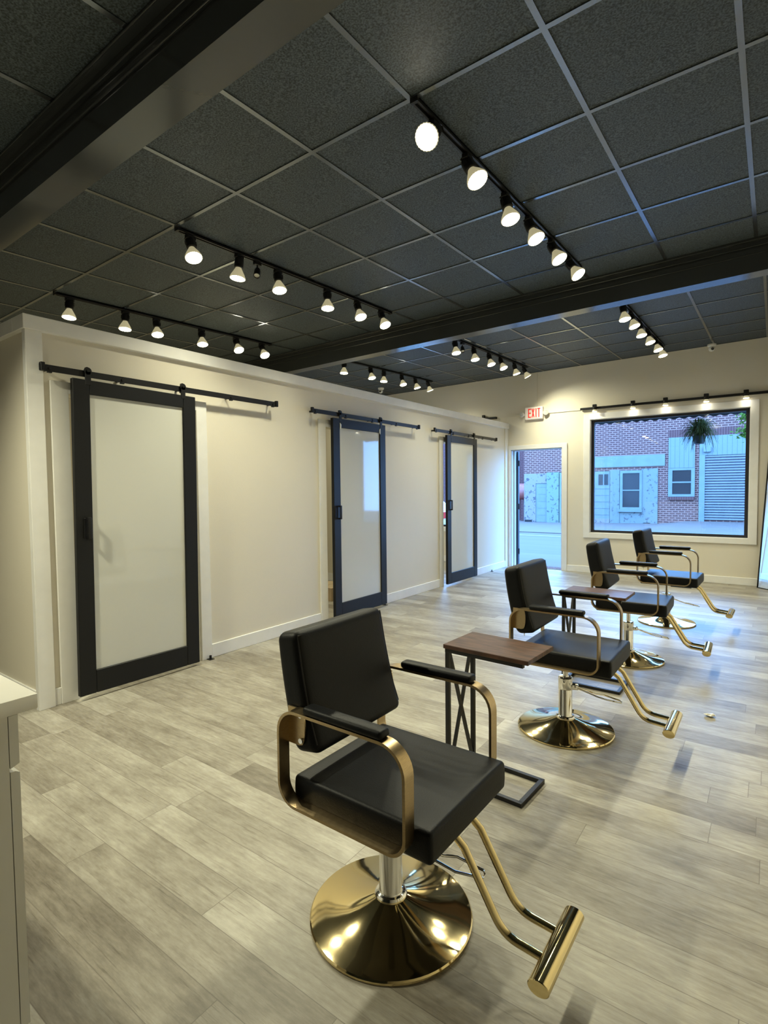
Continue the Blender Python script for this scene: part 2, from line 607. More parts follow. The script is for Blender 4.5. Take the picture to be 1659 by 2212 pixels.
# street door: casing, lining, leaf folded back outside
mb = MB()
mb.box((-3.765, YB - .02, 0), (D0, YB, 2.115), bevel=.002, seg=1)
mb.box((D1, YB - .02, 0), (-2.745, YB, 2.115), bevel=.002, seg=1)
mb.box((D0, YB - .02, DZ), (D1, YB, 2.115), bevel=.002, seg=1)
struct('trim_8', mb, 'trim')
mb = MB()
mb.box((D0 - .01, YB - .005, 0), (D0 + .012, YB + WT, DZ))
mb.box((D1 - .012, YB - .005, 0), (D1 + .01, YB + WT, DZ))
mb.box((D0, YB - .005, DZ - .012), (D1, YB + WT, DZ + .01))
mb.box((D0 + .012, YB + .08, 0), (D0 + .03, YB + .12, DZ))
struct('trim_9', mb, 'jamb')
dl = bpy.data.objects.new('door_1', None)
COL.objects.link(dl)
dl.location = (D0 + .045, YB + WT + .012, 0)
dl.rotation_euler = (0, 0, math.radians(174))
dl['kind'] = 'structure'
lf = MB().box((0, -.045, .012), (.88, 0, DZ - .02), bevel=.002, seg=1).build('door_leaf', 'doorpaint', dl)
mb = MB()
for z in (.25, 1.05, 1.82):
    mb.cyl((-.004, -.022, z - .05), (-.004, -.022, z + .05), .011, 10)
mb.build('hinge', 'black_metal', dl)
MB().cyl((.80, -.05, .98), (.80, -.09, .98), .025, 14).build('door_handle', 'chrome', dl)
struct('trim_10', MB().box((D0, YB + .02, 0), (D1, YB + WT + .05, .012), bevel=.003, seg=1), 'chrome')


def window(n, x0, x1, z0, z1, casing=True):
    root = bpy.data.objects.new('window_%d' % n, None)
    COL.objects.link(root)
    root.location = (0, 0, 0)
    root['kind'] = 'structure'
    c = .098
    mb = MB()
    mb.box((x0 - c, YB - .02, z0 - c + .02), (x0, YB, z1 + c - .005), bevel=.002, seg=1)
    mb.box((x1, YB - .02, z0 - c + .02), (x1 + c, YB, z1 + c - .005), bevel=.002, seg=1)
    mb.box((x0, YB - .02, z1), (x1, YB, z1 + c - .005), bevel=.002, seg=1)
    mb.box((x0, YB - .02, z0 - c + .02), (x1, YB, z0), bevel=.002, seg=1)
    mb.box((x0 - .008, YB - .004, z0), (x0 + .006, YB + .1, z1))
    mb.box((x1 - .006, YB - .004, z0), (x1 + .008, YB + .1, z1))
    mb.box((x0, YB - .004, z1 - .006), (x1, YB + .1, z1 + .008))
    mb.box((x0, YB - .004, z0 - .008), (x1, YB + .1, z0 + .006))
    mb.build('window_casing', 'trim', root)
    f = .045
    ya, yb = YB + .045, YB + .10
    mb = MB()
    mb.box((x0 + .006, ya, z0 + .006), (x0 + f + .006, yb, z1 - .006), bevel=.004, seg=1)
    mb.box((x1 - f - .006, ya, z0 + .006), (x1 - .006, yb, z1 - .006), bevel=.004, seg=1)
    mb.box((x0 + f, ya, z0 + .006), (x1 - f, yb, z0 + f), bevel=.004, seg=1)
    mb.box((x0 + f, ya, z1 - f), (x1 - f, yb, z1 - .006), bevel=.004, seg=1)
    mb.build('window_frame', 'winframe', root)
    MB().box((x0 + f, YB + .066, z0 + f - .003), (x1 - f, YB + .072, z1 - f + .003)).build('glass_pane', 'glass', root)
    return root


window(1, W0, W1, WZ0, WZ1)
window(2, V0, V1, WZ0, WZ1)

# ceiling (it climbs slightly towards the street) with its tee grid
B1Y0, B1Y1, B2Y0, B2Y1 = 1.165, 1.315, 5.03, 5.175


def slab(mb, x0, x1, y0_, y1_, dz, th):
    t = bmesh.new()
    q = [(x0, y0_), (x1, y0_), (x1, y1_), (x0, y1_)]
    A = [t.verts.new((x, y, ceil_z(x, y) + dz)) for x, y in q]
    B = [t.verts.new((x, y, ceil_z(x, y) + dz + th)) for x, y in q]
    for f in ((A[0], A[3], A[2], A[1]), tuple(B), (A[0], A[1], B[1], B[0]), (A[1], A[2], B[2], B[1]), (A[2], A[3], B[3], B[2]), (A[3], A[0], B[0], B[3])):
        t.faces.new(f)
    mb.add(t)


mb = MB()
slab(mb, XL - .1, XR + .1, YR - .1, YB + .1, .006, .12)
ceil = struct('ceiling', mb, 'tile')
mb = MB()
zones = ((YR, B1Y0, -.743, .6077, .70, .611), (B1Y1, B2Y0, -.743, .6077, 2.097, .611), (B2Y1, YB, -.702, .6077, 5.98, .6))
for ya, yb, x0_, sx, y0_, sy in zones:
    x = x0_ + sx * 2
    while x > XL:
        if x < XR:
            slab(mb, x - .012, x + .012, ya, yb, 0, .0055)
        x -= sx
    yy = y0_ - sy * 12
    while yy < yb:
        if yy > ya + .05:
            slab(mb, XL, XR, yy - .012, yy + .012, 0.0002, .0053)
        yy += sy
    slab(mb, XL, XR, ya, ya + .03, 0.0001, .0054)
    slab(mb, XL, XR, yb - .03, yb, 0.0001, .0054)
g = mb.build('ceiling_grid', 'tee', ceil)


def beam(name, ya, yb, drop):
    t = bmesh.new()
    V = []
    for x in (XL, XR):
        for y, bot in ((ya, 1), (yb, 1), (yb, 0), (ya, 0)):
            V.append(t.verts.new((x, y, (ceil_z(x, ya) - drop) if bot else ceil_z(x, y) + .03)))
    a, b = V[:4], V[4:]
    t.faces.new(a)
    t.faces.new(b[::-1])
    for i in range(4):
        t.faces.new([a[i], b[i], b[(i + 1) % 4], a[(i + 1) % 4]])
    bmesh.ops.recalc_face_normals(t, faces=t.faces)
    mb = MB()
    mb.add(t)
    # stepped mouldings at the top of both faces
    for (y0_, y1_, d0, d1) in ((ya - .055, ya, .012, -.03), (ya - .018, ya, .045, .0), (ya - .006, ya, .100, .06),
                               (yb, yb + .03, .012, -.03)):
        t = bmesh.new()
        q = []
        for x in (XL, XR):
            for y, d in ((y0_, d0), (y1_, d0), (y1_, d1), (y0_, d1)):
                q.append(t.verts.new((x, y, ceil_z(x, ya) - d)))
        a, b = q[:4], q[4:]
        t.faces.new(a)
        t.faces.new(b[::-1])
        for i in range(4):
            t.faces.new([a[i], b[i], b[(i + 1) % 4], a[(i + 1) % 4]])
        bmesh.ops.recalc_face_normals(t, faces=t.faces)
        mb.add(t)
    for y0_, d in ((ya - .020, .046), (ya - .008, .101), (ya - .056, .012)):
        mb.tube([(XL, y0_, ceil_z(XL, ya) - d), (XR, y0_, ceil_z(XR, ya) - d)], .004, 8)
    return struct(name, mb, 'beam')


beam('trim_11', B1Y0, B1Y1, .235)
beam('trim_12', B2Y0, B2Y1, .235)


# ------------------------------------------------------------------ barn doors
def barn_door(label, y0, y1, tilt, guards=False):
    w = y1 - y0
    root = thing('sliding_barn_door', label, 'door', (XP + .075, (y0 + y1) / 2, .03))
    T = .036
    H = 2.108
    st = .108
    h = w / 2
    mb = MB()
    mb.box((-T / 2, -h, 0), (T / 2, -h + st, H), bevel=.003, seg=1)
    mb.box((-T / 2, h - st, 0), (T / 2, h, H), bevel=.003, seg=1)
    mb.box((-T / 2, -h + st, 0), (T / 2, h - st, .155), bevel=.003, seg=1)
    mb.box((-T / 2, -h + st, H - .095), (T / 2, h - st, H), bevel=.003, seg=1)
    mb.build('door_frame', 'black_wood', root)
    MB().box((-.006, -h + st - .005, .15), (.004, h - st + .005, H - .09)).build('frosted_pane', 'frosted', root)
    hd = MB().box((T / 2, -h + .048, 1.055), (T / 2 + .006, -h + .10, 1.19), bevel=.002, seg=1).build('handle_plate', 'black_metal', root)
    mb = MB()
    mb.box((T / 2 + .028, -h + .058, 1.05), (T / 2 + .04, -h + .082, 1.195), bevel=.004, seg=2)
    mb.box((T / 2, -h + .062, 1.05), (T / 2 + .03, -h + .078, 1.066))
    mb.box((T / 2, -h + .062, 1.179), (T / 2 + .03, -h + .078, 1.195))
    mb.build('handle_grip', 'black_metal', hd)
    for yy in (-h + .12, h - .085):
        mb = MB()
        mb.box((.010, yy - .019, H - .03), (.020, yy + .019, 2.17), bevel=.002, seg=1)
        mb.cyl((.010, yy, 2.170), (.020, yy, 2.170), .024, 24)
        mb.cyl((-.006, yy, 2.186), (.010, yy, 2.186), .012, 24)
        mb.cyl((.020, yy, 2.172), (.025, yy, 2.172), .009, 12)
        mb.build('roller_hanger', 'black_metal', root)
    if guards:
        for yy, sg in ((-h + st, 1), (h - st, -1)):
            mb = MB()
            mb.prism([(yy, H - .112), (yy + sg * .014, H - .10), (yy + sg * .018, H - .062), (yy, H - .045)], 'X', T / 2 - .001, T / 2 + .006)
            mb.build('corner_guard', 'plastic', root)
    for c in root.children:
        if c.name.split('.')[0] != 'roller_hanger':
            c.rotation_euler = (tilt, 0, 0)
    return root


def barn_rail(label, y0, y1, z):
    z = 2.184
    root = thing('barn_door_rail', label, 'rail', (XP, y0, z))
    ln = y1 - y0
    X = .075
    MB().box((X - .004, 0, -.023), (X + .004, ln, .019), bevel=.001, seg=1).build('rail_bar', 'black_metal', root)
    n = 5
    for i in range(n):
        yy = .06 + (ln - .12) * i / (n - 1)
        mb = MB().cyl((0, yy, -.004), (X + .006, yy, -.004), .010, 12).cyl((X + .004, yy, -.004), (X + .012, yy, -.004), .009, 6)
        mb.box((X - .012, yy - .012, -.031), (X + .008, yy + .012, -.020))
        mb.build('standoff', 'black_metal', root)
    for yy in (0.005, ln - .03):
        mb = MB().box((X - .014, yy, -.024), (X + .014, yy + .026, .030), bevel=.003, seg=1)
        mb.build('end_stop', 'black_metal', root)
    return root


barn_door('black framed frosted sliding barn door nearest the camera, by the white corner post', 1.637, 2.552, -.010)
barn_door('middle of three black barn doors, white guards at the top corners of its glass', 4.205, 5.132, 0, True)
barn_door('farthest black barn door, bluish frosted pane, next to the street door', 6.61, 7.54, 0)
barn_rail('black flat rail above the nearest frosted barn door', 1.47, 3.46, 2.178)
barn_rail('black flat rail above the middle barn door with white glass guards', 3.90, 5.915, 2.168)
barn_rail('black flat rail above the farthest bluish barn door', 6.28, 8.31, 2.172)
for yy, lb in ((2.69, 'small black floor guide at the right casing of the nearest barn door'),
               (5.16, 'small black floor guide below the right edge of the middle barn door'),
               (8.18, 'small black floor guide by the baseboard beyond the farthest barn door')):
    o = thing('floor_guide', lb, 'door guide', (XP + .035, yy, 0))
    MB().box((-.018, -.022, 0), (.03, .022, .004)).build('base_plate', 'black_metal', o)
    MB().box((.0, -.009, .004), (.012, .009, .034), bevel=.002, seg=1).build('guide_pin', 'black_metal', o)


# ------------------------------------------------------------------ track lights
def lens_prof():
    return [(0, .006), (.026, .0045), (.045, .001), (.053, -.003)]


sock_me = MB().lathe([(0, -.020), (.022, -.020), (.030, -.014), (.033, .0), (.033, .052), (.029, .056), (.020, .056), (0, .050)], 24).mesh('socket', 'black_metal')
bulb_me = MB().lathe([(0, .048), (.020, .050), (.023, .060), (.034, .080), (.046, .102), (.055, .122), (.0578, .129), (.056, .134), (.0535, .1335)], 48, None, 1, -.035).mesh('bulb', 'bulb', 60)
lens_me = MB().lathe([(0, .1375), (.026, .1362), (.045, .1345), (.0535, .1325), (.0535, .130), (0, .130)], 32).mesh('lens', 'lens')
adap_me = MB().box((-.017, -.034, -.046), (.017, .034, -.0205), bevel=.003, seg=1).cyl((0, 0, -.046), (0, 0, -.062), .008, 12).mesh('track_adapter', 'black_metal')
yoke_me = MB().box((-.036, -.011, -.004), (-.032, .011, .03)).box((.032, -.011, -.004), (.036, .011, .03)).box((-.036, -.011, -.022), (.036, .011, -.018)).mesh('yoke', 'black_metal')
ORD = ['first', 'second', 'third', 'fourth', 'fifth', 'sixth']


def link_child(name, me, parent):
    o = bpy.data.objects.new(name, me)
    COL.objects.link(o)
    o.parent = parent
    return o


def spotlight(x, y, tx, ty, label, group, power=LAMP_POWER, size=124, blend=.95):
    z = ceil_z(x, y)
    root = thing('track_spotlight', label, 'light', (x, y, z), 0, group)
    link_child('track_adapter', adap_me, root)
    d = Vector((tx, ty, -1)).normalized()
    head = link_child('socket', sock_me, root)
    head.location = (0, 0, -.060)
    q = d.to_track_quat('Z', 'Y')
    head.rotation_mode = 'QUATERNION'
    head.rotation_quaternion = q
    link_child('yoke', yoke_me, head)
    b = link_child('bulb', bulb_me, root)
    b.location = (0, 0, -.060)
    b.rotation_mode = 'QUATERNION'
    b.rotation_quaternion = q
    link_child('lens', lens_me, b)
    ld = bpy.data.lights.new('spot_beam', 'SPOT')
    ld.energy = power
    ld.color = LAMP_COLOR
    ld.spot_size = math.radians(size)
    ld.spot_blend = blend
    ld.shadow_soft_size = .05
    lo = bpy.data.objects.new('spot_beam', ld)
    COL.objects.link(lo)
    lo.parent = root
    lo.location = Vector((0, 0, -.060)) + d * .150
    lo.rotation_mode = 'QUATERNION'
    lo.rotation_quaternion = (-d).to_track_quat('Z', 'Y')
    return root


def track(x, y0, y1, label):
    root = thing('light_track', label, 'light track', (x, y0, ceil_z(x, y0)))
    ln = y1 - y0
    ang = math.atan(.0302)
    mb = MB()
    R = Matrix.Rotation(ang, 4, 'X')
    mb.box((-.018, 0, -.019), (-.008, ln, -.001), R)
    mb.box((.008, 0, -.019), (.018, ln, -.001), R)
    mb.box((-.018, 0, -.008), (.018, ln, -.001), R)
    mb.build('rail', 'black_metal', root)
    MB().box((-.02, -.012, -.022), (.02, .004, 0), R).build('end_cap', 'black_metal', root)
    MB().box((-.02, ln - .004, -.022), (.02, ln + .012, 0), R).build('end_cap', 'black_metal', root)
    return root


TR = {
    'A': (-1.33, 2.10, 4.62, 'black ceiling light track nearest the camera, above the styling chairs',
          [(2.274, 0.18, -1.2), (2.609, 0.57, -0.12), (3.107, 0.3, -0.12), (3.485, 0.47, -0.12), (3.931, 0.54, -0.12), (4.351, 0.68, -0.12)],
          'lit spotlight from the near end of the ceiling track over the styling chairs'),
    'B': (-3.19, 2.12, 4.53, 'black ceiling light track in the middle of the front bay, seven heads',
          [(2.214, .41, -.1), (2.621, -.06, -.1), (3.0, .22, -.1), (3.578, .11, -.1), (3.998, .41, -.1), (4.378, .48, -.1)],
          'lit spotlight from the left on the middle front ceiling track'),
    'C': (-4.98, 2.12, 4.53, 'black ceiling light track just above the white cap of the partition',
          [(2.232, .07, -.1), (2.729, .07, -.1), (3.045, .28, -.1), (3.564, .24, -.1), (4.02, .54, -.1), (4.398, .59, -.1)],
          'lit spotlight from the left on the track above the partition'),
    'D': (-4.9, 5.70, 8.20, 'black ceiling light track beyond the beam, left one of the rear bay',
          [(5.828, .04, -.1), (6.437, .29, -.1), (6.776, .05, -.1), (7.268, .31, -.1), (7.675, .25, .1), (8.078, .22, .25)],
          'lit spotlight from the left on the left track behind the beam'),
    'E': (-3.2, 5.80, 8.30, 'black ceiling light track beyond the beam, ending near the exit sign',
          [(5.926, .2, -.1), (6.44, .21, -.1), (6.903, .33, -.1), (7.289, .46, -.1), (7.796, .25, .1), (8.175, .45, .35)],
          'lit spotlight from the left on the rear track ending near the exit sign'),
    'F': (-1.26, 5.85, 8.33, 'black ceiling light track beyond the beam, above the big window',
          [(5.881, 0.18, -0.12), (6.257, 0.32, -0.12), (6.726, 0.18, -0.12), (7.186, 0.28, -0.12), (7.713, 0.31, -0.12), (8.127, 0.24, -0.12)],
          'lit spotlight counting from the beam on the rear track above the big window'),
}
for kx, (x, y0, y1, lab, hs, sl) in TR.items():
    track(x, y0, y1, lab)
    for i, (yy, tx, ty) in enumerate(hs):
        kw = dict(power=LAMP_POWER * 1.08, size=112, blend=1.0) if kx == 'A' else (dict(power=LAMP_POWER * 1.8) if kx == 'E' and i == 5 else {})
        spotlight(x, yy, tx, ty, ORD[i] + ' ' + sl, 'spotlights on the ' + lab.split(',')[0].replace('black ', ''), **kw)
# front bay, behind the camera: two more tracks of the same run
for x, nm in ((-3.19, 'left'),):
    track(x, -2.05, .45, 'black ceiling light track behind the camera, over the reception desk')
    for i in range(6):
        spotlight(x, -1.88 + .42 * i, .15, -.05 if i < 4 else .3, ORD[i] + ' lit spotlight on the track behind the camera',
                  'spotlights behind the camera', power=LAMP_POWER * (.35 if i < 4 else (.4 if i == 4 else 4.2)))


def small_head(x, y, z, label, d=Vector((.4, -.5, -1)), mount='ceil'):
    root = thing('mini_spotlight', label, 'light', (x, y, z))
    MB().box((-.016, -.03, -.046), (.016, .03, -.018), bevel=.003, seg=1).cyl((0, 0, -.046), (0, 0, -.075), .006, 10).build('track_adapter', 'black_metal', root)
    q = d.normalized().to_track_quat('Z', 'Y')
    h = MB().lathe([(0, -.02), (.018, -.02), (.024, 0), (.026, .055), (.022, .058), (.022, .045), (0, .045)], 20).build('lamp_head', 'black_metal', root)
    h.location = (0, 0, -.088)
    h.rotation_mode = 'QUATERNION'
    h.rotation_quaternion = q
    MB().lathe([(0, .049), (.021, .047), (.021, .0455), (0, .0455)], 20).build('lens', 'cold', h)


small_head(-3.19, 2.79, ceil_z(-3.19, 2.79), 'small unlit spotlight between the lit bulbs of the middle front track')
small_head(-3.2, 6.12, ceil_z(-3.2, 6.12), 'small unlit spotlight near the beam on the rear track ending at the exit sign')

# wall track over the big window
TZ = 2.635
root = thing('light_track', 'long thin black light track fixed to the wall above the big window', 'light track', (-2.53, YB, TZ))
MB().box((0, -.055, -.017), (XR - .03 + 2.53, -.02, .017), bevel=.003, seg=1).build('rail', 'black_metal', root)
mb = MB()
for x in (.15, 1.0, 1.85, 2.6):
    mb.box((x, -.022, -.012), (x + .03, 0, .012))
mb.build('wall_clip', 'black_metal', root)
for i, x in enumerate((-2.30, -1.742, -1.30, -.785, -.318)):
    r = thing('wall_spotlight', ORD[i] + ' small lit spotlight from the left on the wall track above the window', 'light', (x, YB - .04, TZ), 0, 'spotlights over the window')
    mb = MB().box((-.03, -.055, .0), (.03, -.012, .052), bevel=.004, seg=1)
    mb.lathe([(0, .01), (.030, .01), (.033, -.02), (.030, -.03), (0, -.03)], 20, Matrix.Translation((0, -.038, 0)))
    mb.build('lamp_body', 'black_metal', r)
    b = MB().lathe([(.026, -.028), (.034, -.048), (.036, -.058), (.033, -.062), (0, -.060)], 24, Matrix.Translation((0, -.038, 0))).build('bulb', 'bulb', r)
    MB().lathe([(0, -.067), (.024, -.066), (.034, -.0625), (.034, -.0612), (0, -.0612)], 24, Matrix.Translation((0, -.038, 0))).build('lens', 'lens', b)
    ld = bpy.data.lights.new('spot_beam', 'SPOT')
    ld.energy = SMALL_POWER
    ld.color = LAMP_COLOR
    ld.spot_size = math.radians(120)
    ld.spot_blend = .7
    ld.shadow_soft_size = .03
    lo = bpy.data.objects.new('spot_beam', ld)
    COL.objects.link(lo)
    lo.parent = r
    lo.location = (0, -.038, -.078)
root = thing('light_track', 'short stub of black track on the wall left of the exit sign', 'light track', (-4.26, YB, TZ - .01))
MB().box((0, -.055, -.018), (.28, -.0, .018), bevel=.003, seg=1).build('rail', 'black_metal', root)
MB().box((.01, -.06, .018), (.06, -.012, .066), bevel=.004, seg=1).build('lamp_body', 'black_metal', root)

# ------------------------------------------------------------------ exit sign and raceways
root = thing('exit_sign', 'white emergency exit sign with red letters on the wall above the street door', 'sign', (-3.296, YB, 2.645))
MB().box((-.155, -.06, -.105), (.155, -.004, .105), bevel=.018, seg=4).build('sign_housing', 'signface', root)
mb = MB()
F0, F1 = -.064, -.0595
hh, sw = .075, .016


def bar(cx, cz, w, h, rot=0.0):
    mb.box((-w / 2, F0, -h / 2), (w / 2, F1, h / 2), Matrix.Translation((cx, 0, cz)) @ Matrix.Rotation(rot, 4, 'Y'))


bar(-.0865, 0, sw, 2 * hh)
for cz in (-hh + sw / 2, 0.0, hh - sw / 2):
    bar(-.0865 + .0195, cz, .05, sw)
ax = math.atan2(.034, 2 * hh - .01)
bar(-.008, 0, sw, 2 * hh + .001, ax)
bar(-.008, 0, sw, 2 * hh + .001, -ax)
bar(.043, 0, sw, 2 * hh)
bar(.092, 0, sw, 2 * hh)
bar(.092, hh - sw / 2, .052, sw)
mb.build('exit_lettering', 'red', root)
for sx in (-1, 1):
    mtx = Matrix.Translation((sx * .205, -.055, -.01)) @ Matrix.Rotation(math.radians(25 * sx), 4, 'Z') @ Matrix.Rotation(PI / 2, 4, 'X')
    h = MB().lathe([(0, -.045), (.025, -.04), (.043, -.005), (.044, .012), (.040, .016), (.038, .010), (0, .010)], 24, mtx)
    h.cyl((sx * .14, -.03, -.02), (sx * .19, -.035, -.015), .014, 10)
    h = h.build('emergency_lamp', 'plastic', root)
    MB().lathe([(0, .014), (.030, .013), (.0375, .0108), (0, .0105)], 24, mtx).build('lamp_lens', 'lampface', h)
tag(MB().box((-3.268, YB - .014, 2.752), (-3.252, YB, 3.385)).build('wire_raceway', 'wall'),
    'thin vertical wire raceway running from the exit sign up to the ceiling', 'raceway')
tag(MB().box((-3.97, YB - .014, 2.625), (-3.54, YB, 2.643)).build('wire_raceway', 'wall'),
    'thin horizontal wire raceway left of the exit sign', 'raceway')
tag(MB().box((-3.05, YB - .014, 2.625), (-2.545, YB, 2.643)).build('wire_raceway', 'wall'),
    'thin horizontal wire raceway between the exit sign and the window track', 'raceway')

# ------------------------------------------------------------------ dome cameras
for x, y, lb in ((-.727, YB - .10, 'white dome security camera on the ceiling above the window'), (-5.930, 8.104, 'white dome security camera on the far left of the ceiling, just above the partition cap')):
    r = thing('security_camera', lb, 'camera', (x, y, ceil_z(x, y)), 0)
    MB().lathe([(0, 0), (.055, 0), (.055, -.022), (.045, -.036), (0, -.036)], 28).build('mount_base', 'plastic', r)
    b = MB().sphere((0, -.008, -.062), .040).build('camera_ball', 'plastic', r)
    MB().cyl((.012, -.044, -.070), (.016, -.053, -.074), .018, 18).build('camera_lens', 'dark_lens', b)


# ------------------------------------------------------------------ styling chairs
def round_path(x0, x1, z0, z1, radii, n=8):
    """closed rounded rectangle in xz, corner radii order: rear-bottom, front-bottom, front-top, rear-top"""
    pts = []
    cs = [(x0, z0, radii[0], PI), (x1, z0, radii[1], 1.5 * PI), (x1, z1, radii[2], 0), (x0, z1, radii[3], .5 * PI)]
    for cx, cz, r, a0 in cs:
        ox = cx + r if cx == x0 else cx - r
        oz = cz + r if cz == z0 else cz - r
        for i in range(n + 1):
            a = a0 + (PI / 2) * i / n
            pts.append((ox + r * math.cos(a), oz + r * math.sin(a)))
    return pts


def loop_bar(x0, x1, z0, z1, radii, th, ya, yb):
    out = round_path(x0, x1, z0, z1, radii)
    inn = round_path(x0 + th, x1 - th, z0 + th, z1 - th, [max(.005, r - th) for r in radii])
    t = bmesh.new()
    R = []
    for y, P in ((ya, out), (yb, out), (yb, inn), (ya, inn)):
        R.append([t.verts.new((x, y, z)) for x, z in P])
    n = len(out)
    for a in range(4):
        A, B = R[a], R[(a + 1) % 4]
        for i in range(n):
            j = (i + 1) % n
            t.faces.new([A[i], A[j], B[j], B[i]])
    bmesh.ops.recalc_face_normals(t, faces=t.faces)
    mb = MB()
    mb.add(t)
    return mb


def soft_block(nx, ny, nz, dims, bev, warp):
    """box with rounded edges, meshed as a fine grid; dims = half sizes; warp(p) gives the final position"""
    hx, hy, hz = dims

    def coords(h, n):
        c = [-h, -h + bev * .3, -h + bev * .65, -h + bev]
        c += [-h + bev + (2 * h - 2 * bev) * i / n for i in range(1, n)]
        return c + [h - bev, h - bev * .65, h - bev * .3, h]
    cx, cy, cz = coords(hx, nx), coords(hy, ny), coords(hz, nz)
    t = bmesh.new()
    vm = {}

    def V(p):
        k = tuple(round(v, 6) for v in p)
        if k not in vm:
            q = Vector(p)
            inn = Vector((max(-hx + bev, min(hx - bev, q.x)), max(-hy + bev, min(hy - bev, q.y)), max(-hz + bev, min(hz - bev, q.z))))
            d = q - inn
            if d.length > 1e-9:
                q = inn + d.normalized() * bev
            vm[k] = t.verts.new(warp(q))
        return vm[k]

    def quad(A, B, f):
        for i in range(len(A) - 1):
            for j in range(len(B) - 1):
                t.faces.new([V(f(A[i], B[j])), V(f(A[i + 1], B[j])), V(f(A[i + 1], B[j + 1])), V(f(A[i], B[j + 1]))])
    for sg in (-1, 1):
        quad(cy, cz, lambda a, b: (sg * hx, a, b))
        quad(cx, cz, lambda a, b: (a, sg * hy, b))
        quad(cx, cy, lambda a, b: (a, b, sg * hz))
    bmesh.ops.recalc_face_normals(t, faces=t.faces)
    return t


def make_chair(label):
    root = thing('styling_chair', label, 'chair', (0, 0, 0), 0, 'styling chairs in a row')
    # base
    prof = [(0, 0), (.262, 0), (.266, .004), (.266, .010), (.262, .014), (.245, .017), (.215, .021), (.18, .027), (.145, .035), (.11, .045), (.08, .056), (.055, .066), (.046, .070), (0, .070)]
    MB().lathe(prof, 72).build('base', 'gold', root)
    c = MB().lathe([(.0, .062), (.052, .064), (.053, .074), (.048, .080), (.040, .082), (.0375, .086), (.0375, .272), (.036, .276), (0, .276)], 40)
    c = c.build('pump_column', 'chrome', root)
    MB().lathe([(0, .235), (.0385, .235), (.0395, .238), (.0395, .300), (.036, .304), (.022, .305), (.0, .305)], 40).build('column_sleeve', 'chrome', c)
    MB().lathe([(0, .30), (.015, .30), (.015, .405), (0, .405)], 24).build('piston', 'chrome', root)
    mb = MB()
    mb.box((-.10, -.10, .402), (.10, .10, .412))
    mb.box((.05, -.085, .385), (.23, -.055, .412))
    mb.box((.05, .055, .385), (.23, .085, .412))
    mb.build('seat_bracket', 'under', root)
    # pump lever
    lv = MB().box((.034, -.012, .232), (.070, .012, .262), bevel=.003, seg=1).cyl((.055, -.028, .247), (.055, .028, .247), .007, 10)
    pts = [(.066, .012, .243), (.17, .02, .205), (.215, .035, .197), (.30, .018, .176), (.305, 0, .175), (.30, -.018, .176), (.215, -.035, .197), (.17, -.02, .205), (.066, -.012, .243)]
    lv.tube(pts, .0042, 8)
    lv = lv.build('pump_lever', 'chrome', root)
    lv.rotation_euler = (0, 0, math.radians(24))
    # seat
    def seat_warp(p):
        u, w = p.x / .251, p.y / .231
        k = max(0.0, 1 - u ** 4) * max(0.0, 1 - w ** 4)
        z = p.z + (.004 * k if p.z > 0 else 0)
        crease = math.exp(-((p.x + .170) / .005) ** 2) * max(0.0, 1 - w ** 8)
        if p.z > 0:
            z -= .002 * crease
        side = 1 + .010 * (1 - (p.z / .046) ** 2)
        return Vector((.049 + p.x * side, p.y * side, .460 + z))
    mb = MB()
    mb.add(soft_block(34, 14, 3, (.251, .231, .046), .013, seat_warp))
    st = mb.build('seat', 'leather', root, 80)
    a, b, w, z = -.202 + .008, .300 - .008, .231 - .008, .4995
    MB().tube([(a, -w, z), (b, -w, z), (b, w, z), (a, w, z)], .0022, 6, True).build('piping', 'seam', st)

    def back_warp(p):
        # local: x depth (front +), y width, z height -> leaning, slightly dished pad whose lower end tucks forward
        v = (p.z + .185) / .37
        w = p.y / .226
        lean = -.166 - .085 * v + .035 * (v - .45) ** 2
        puff = .007 * max(0.0, 1 - w ** 6) * max(0.0, 1 - (2 * v - 1) ** 6)
        x = p.x * (1 - .10 * v) + (puff if p.x > 0 else -puff * .6)
        x += .014 * max(0.0, .25 - v) * 2
        z = .764 + p.z * .995 - p.x * -.18
        return Vector((lean + x, p.y * (1 - .012 * v), z))
    mb = MB()
    mb.add(soft_block(3, 16, 16, (.053, .226, .185), .028, back_warp))
    bk = mb.build('backrest', 'leather', root, 80)
    pts = []
    yy = .226 - .010
    for sg in (-1, 1):
        for i in range(12):
            zz = -.155 + (.170 + .155) * (i if sg < 0 else 11 - i) / 11
            pts.append(back_warp(Vector((.0435, sg * yy, zz))) + Vector((.004, 0, .0)))
    MB().tube(pts, .0022, 6).build('piping', 'seam', bk)
    MB().box((-.19, -.155, .560), (-.185, -.150, .585)).tube([(-.1875, -.1525, .562), (-.1845, -.1525, .554), (-.1875, -.1525, .548), (-.1905, -.1525, .554)], .0012, 6, True).build('zip_pull', 'chrome', bk)
    # armrest loops
    for s in (-1, 1):
        ya, yb = (s * .275, s * .233)
        arm = loop_bar(-.229, .250, .428, .731, (.07, .06, .085, .075), .009, ya, yb).build('armrest', 'brass', root)
        MB().box((-.118, s * .230, .731), (.175, s * .278, .757), bevel=.011, seg=3).build('arm_pad', 'leather', arm)
        pl = []
        for i in range(9):
            a = -PI / 2 + PI * i / 8
            pl.append((-.176 + .026 * max(0.0, math.cos(a)) ** .6, .665 + .058 * math.sin(a)))
        pl = [(-.222, .607)] + pl + [(-.222, .723)]
        pt = MB().prism(pl, 'Y', s * .2330, s * .2275).build('side_plate', 'brass', arm)
        mb = MB()
        for z in (.625, .705):
            mb.cyl((-.165, s * .233, z), (-.165, s * .239, z), .0085, 12)
        mb.build('screw', 'chrome', pt)
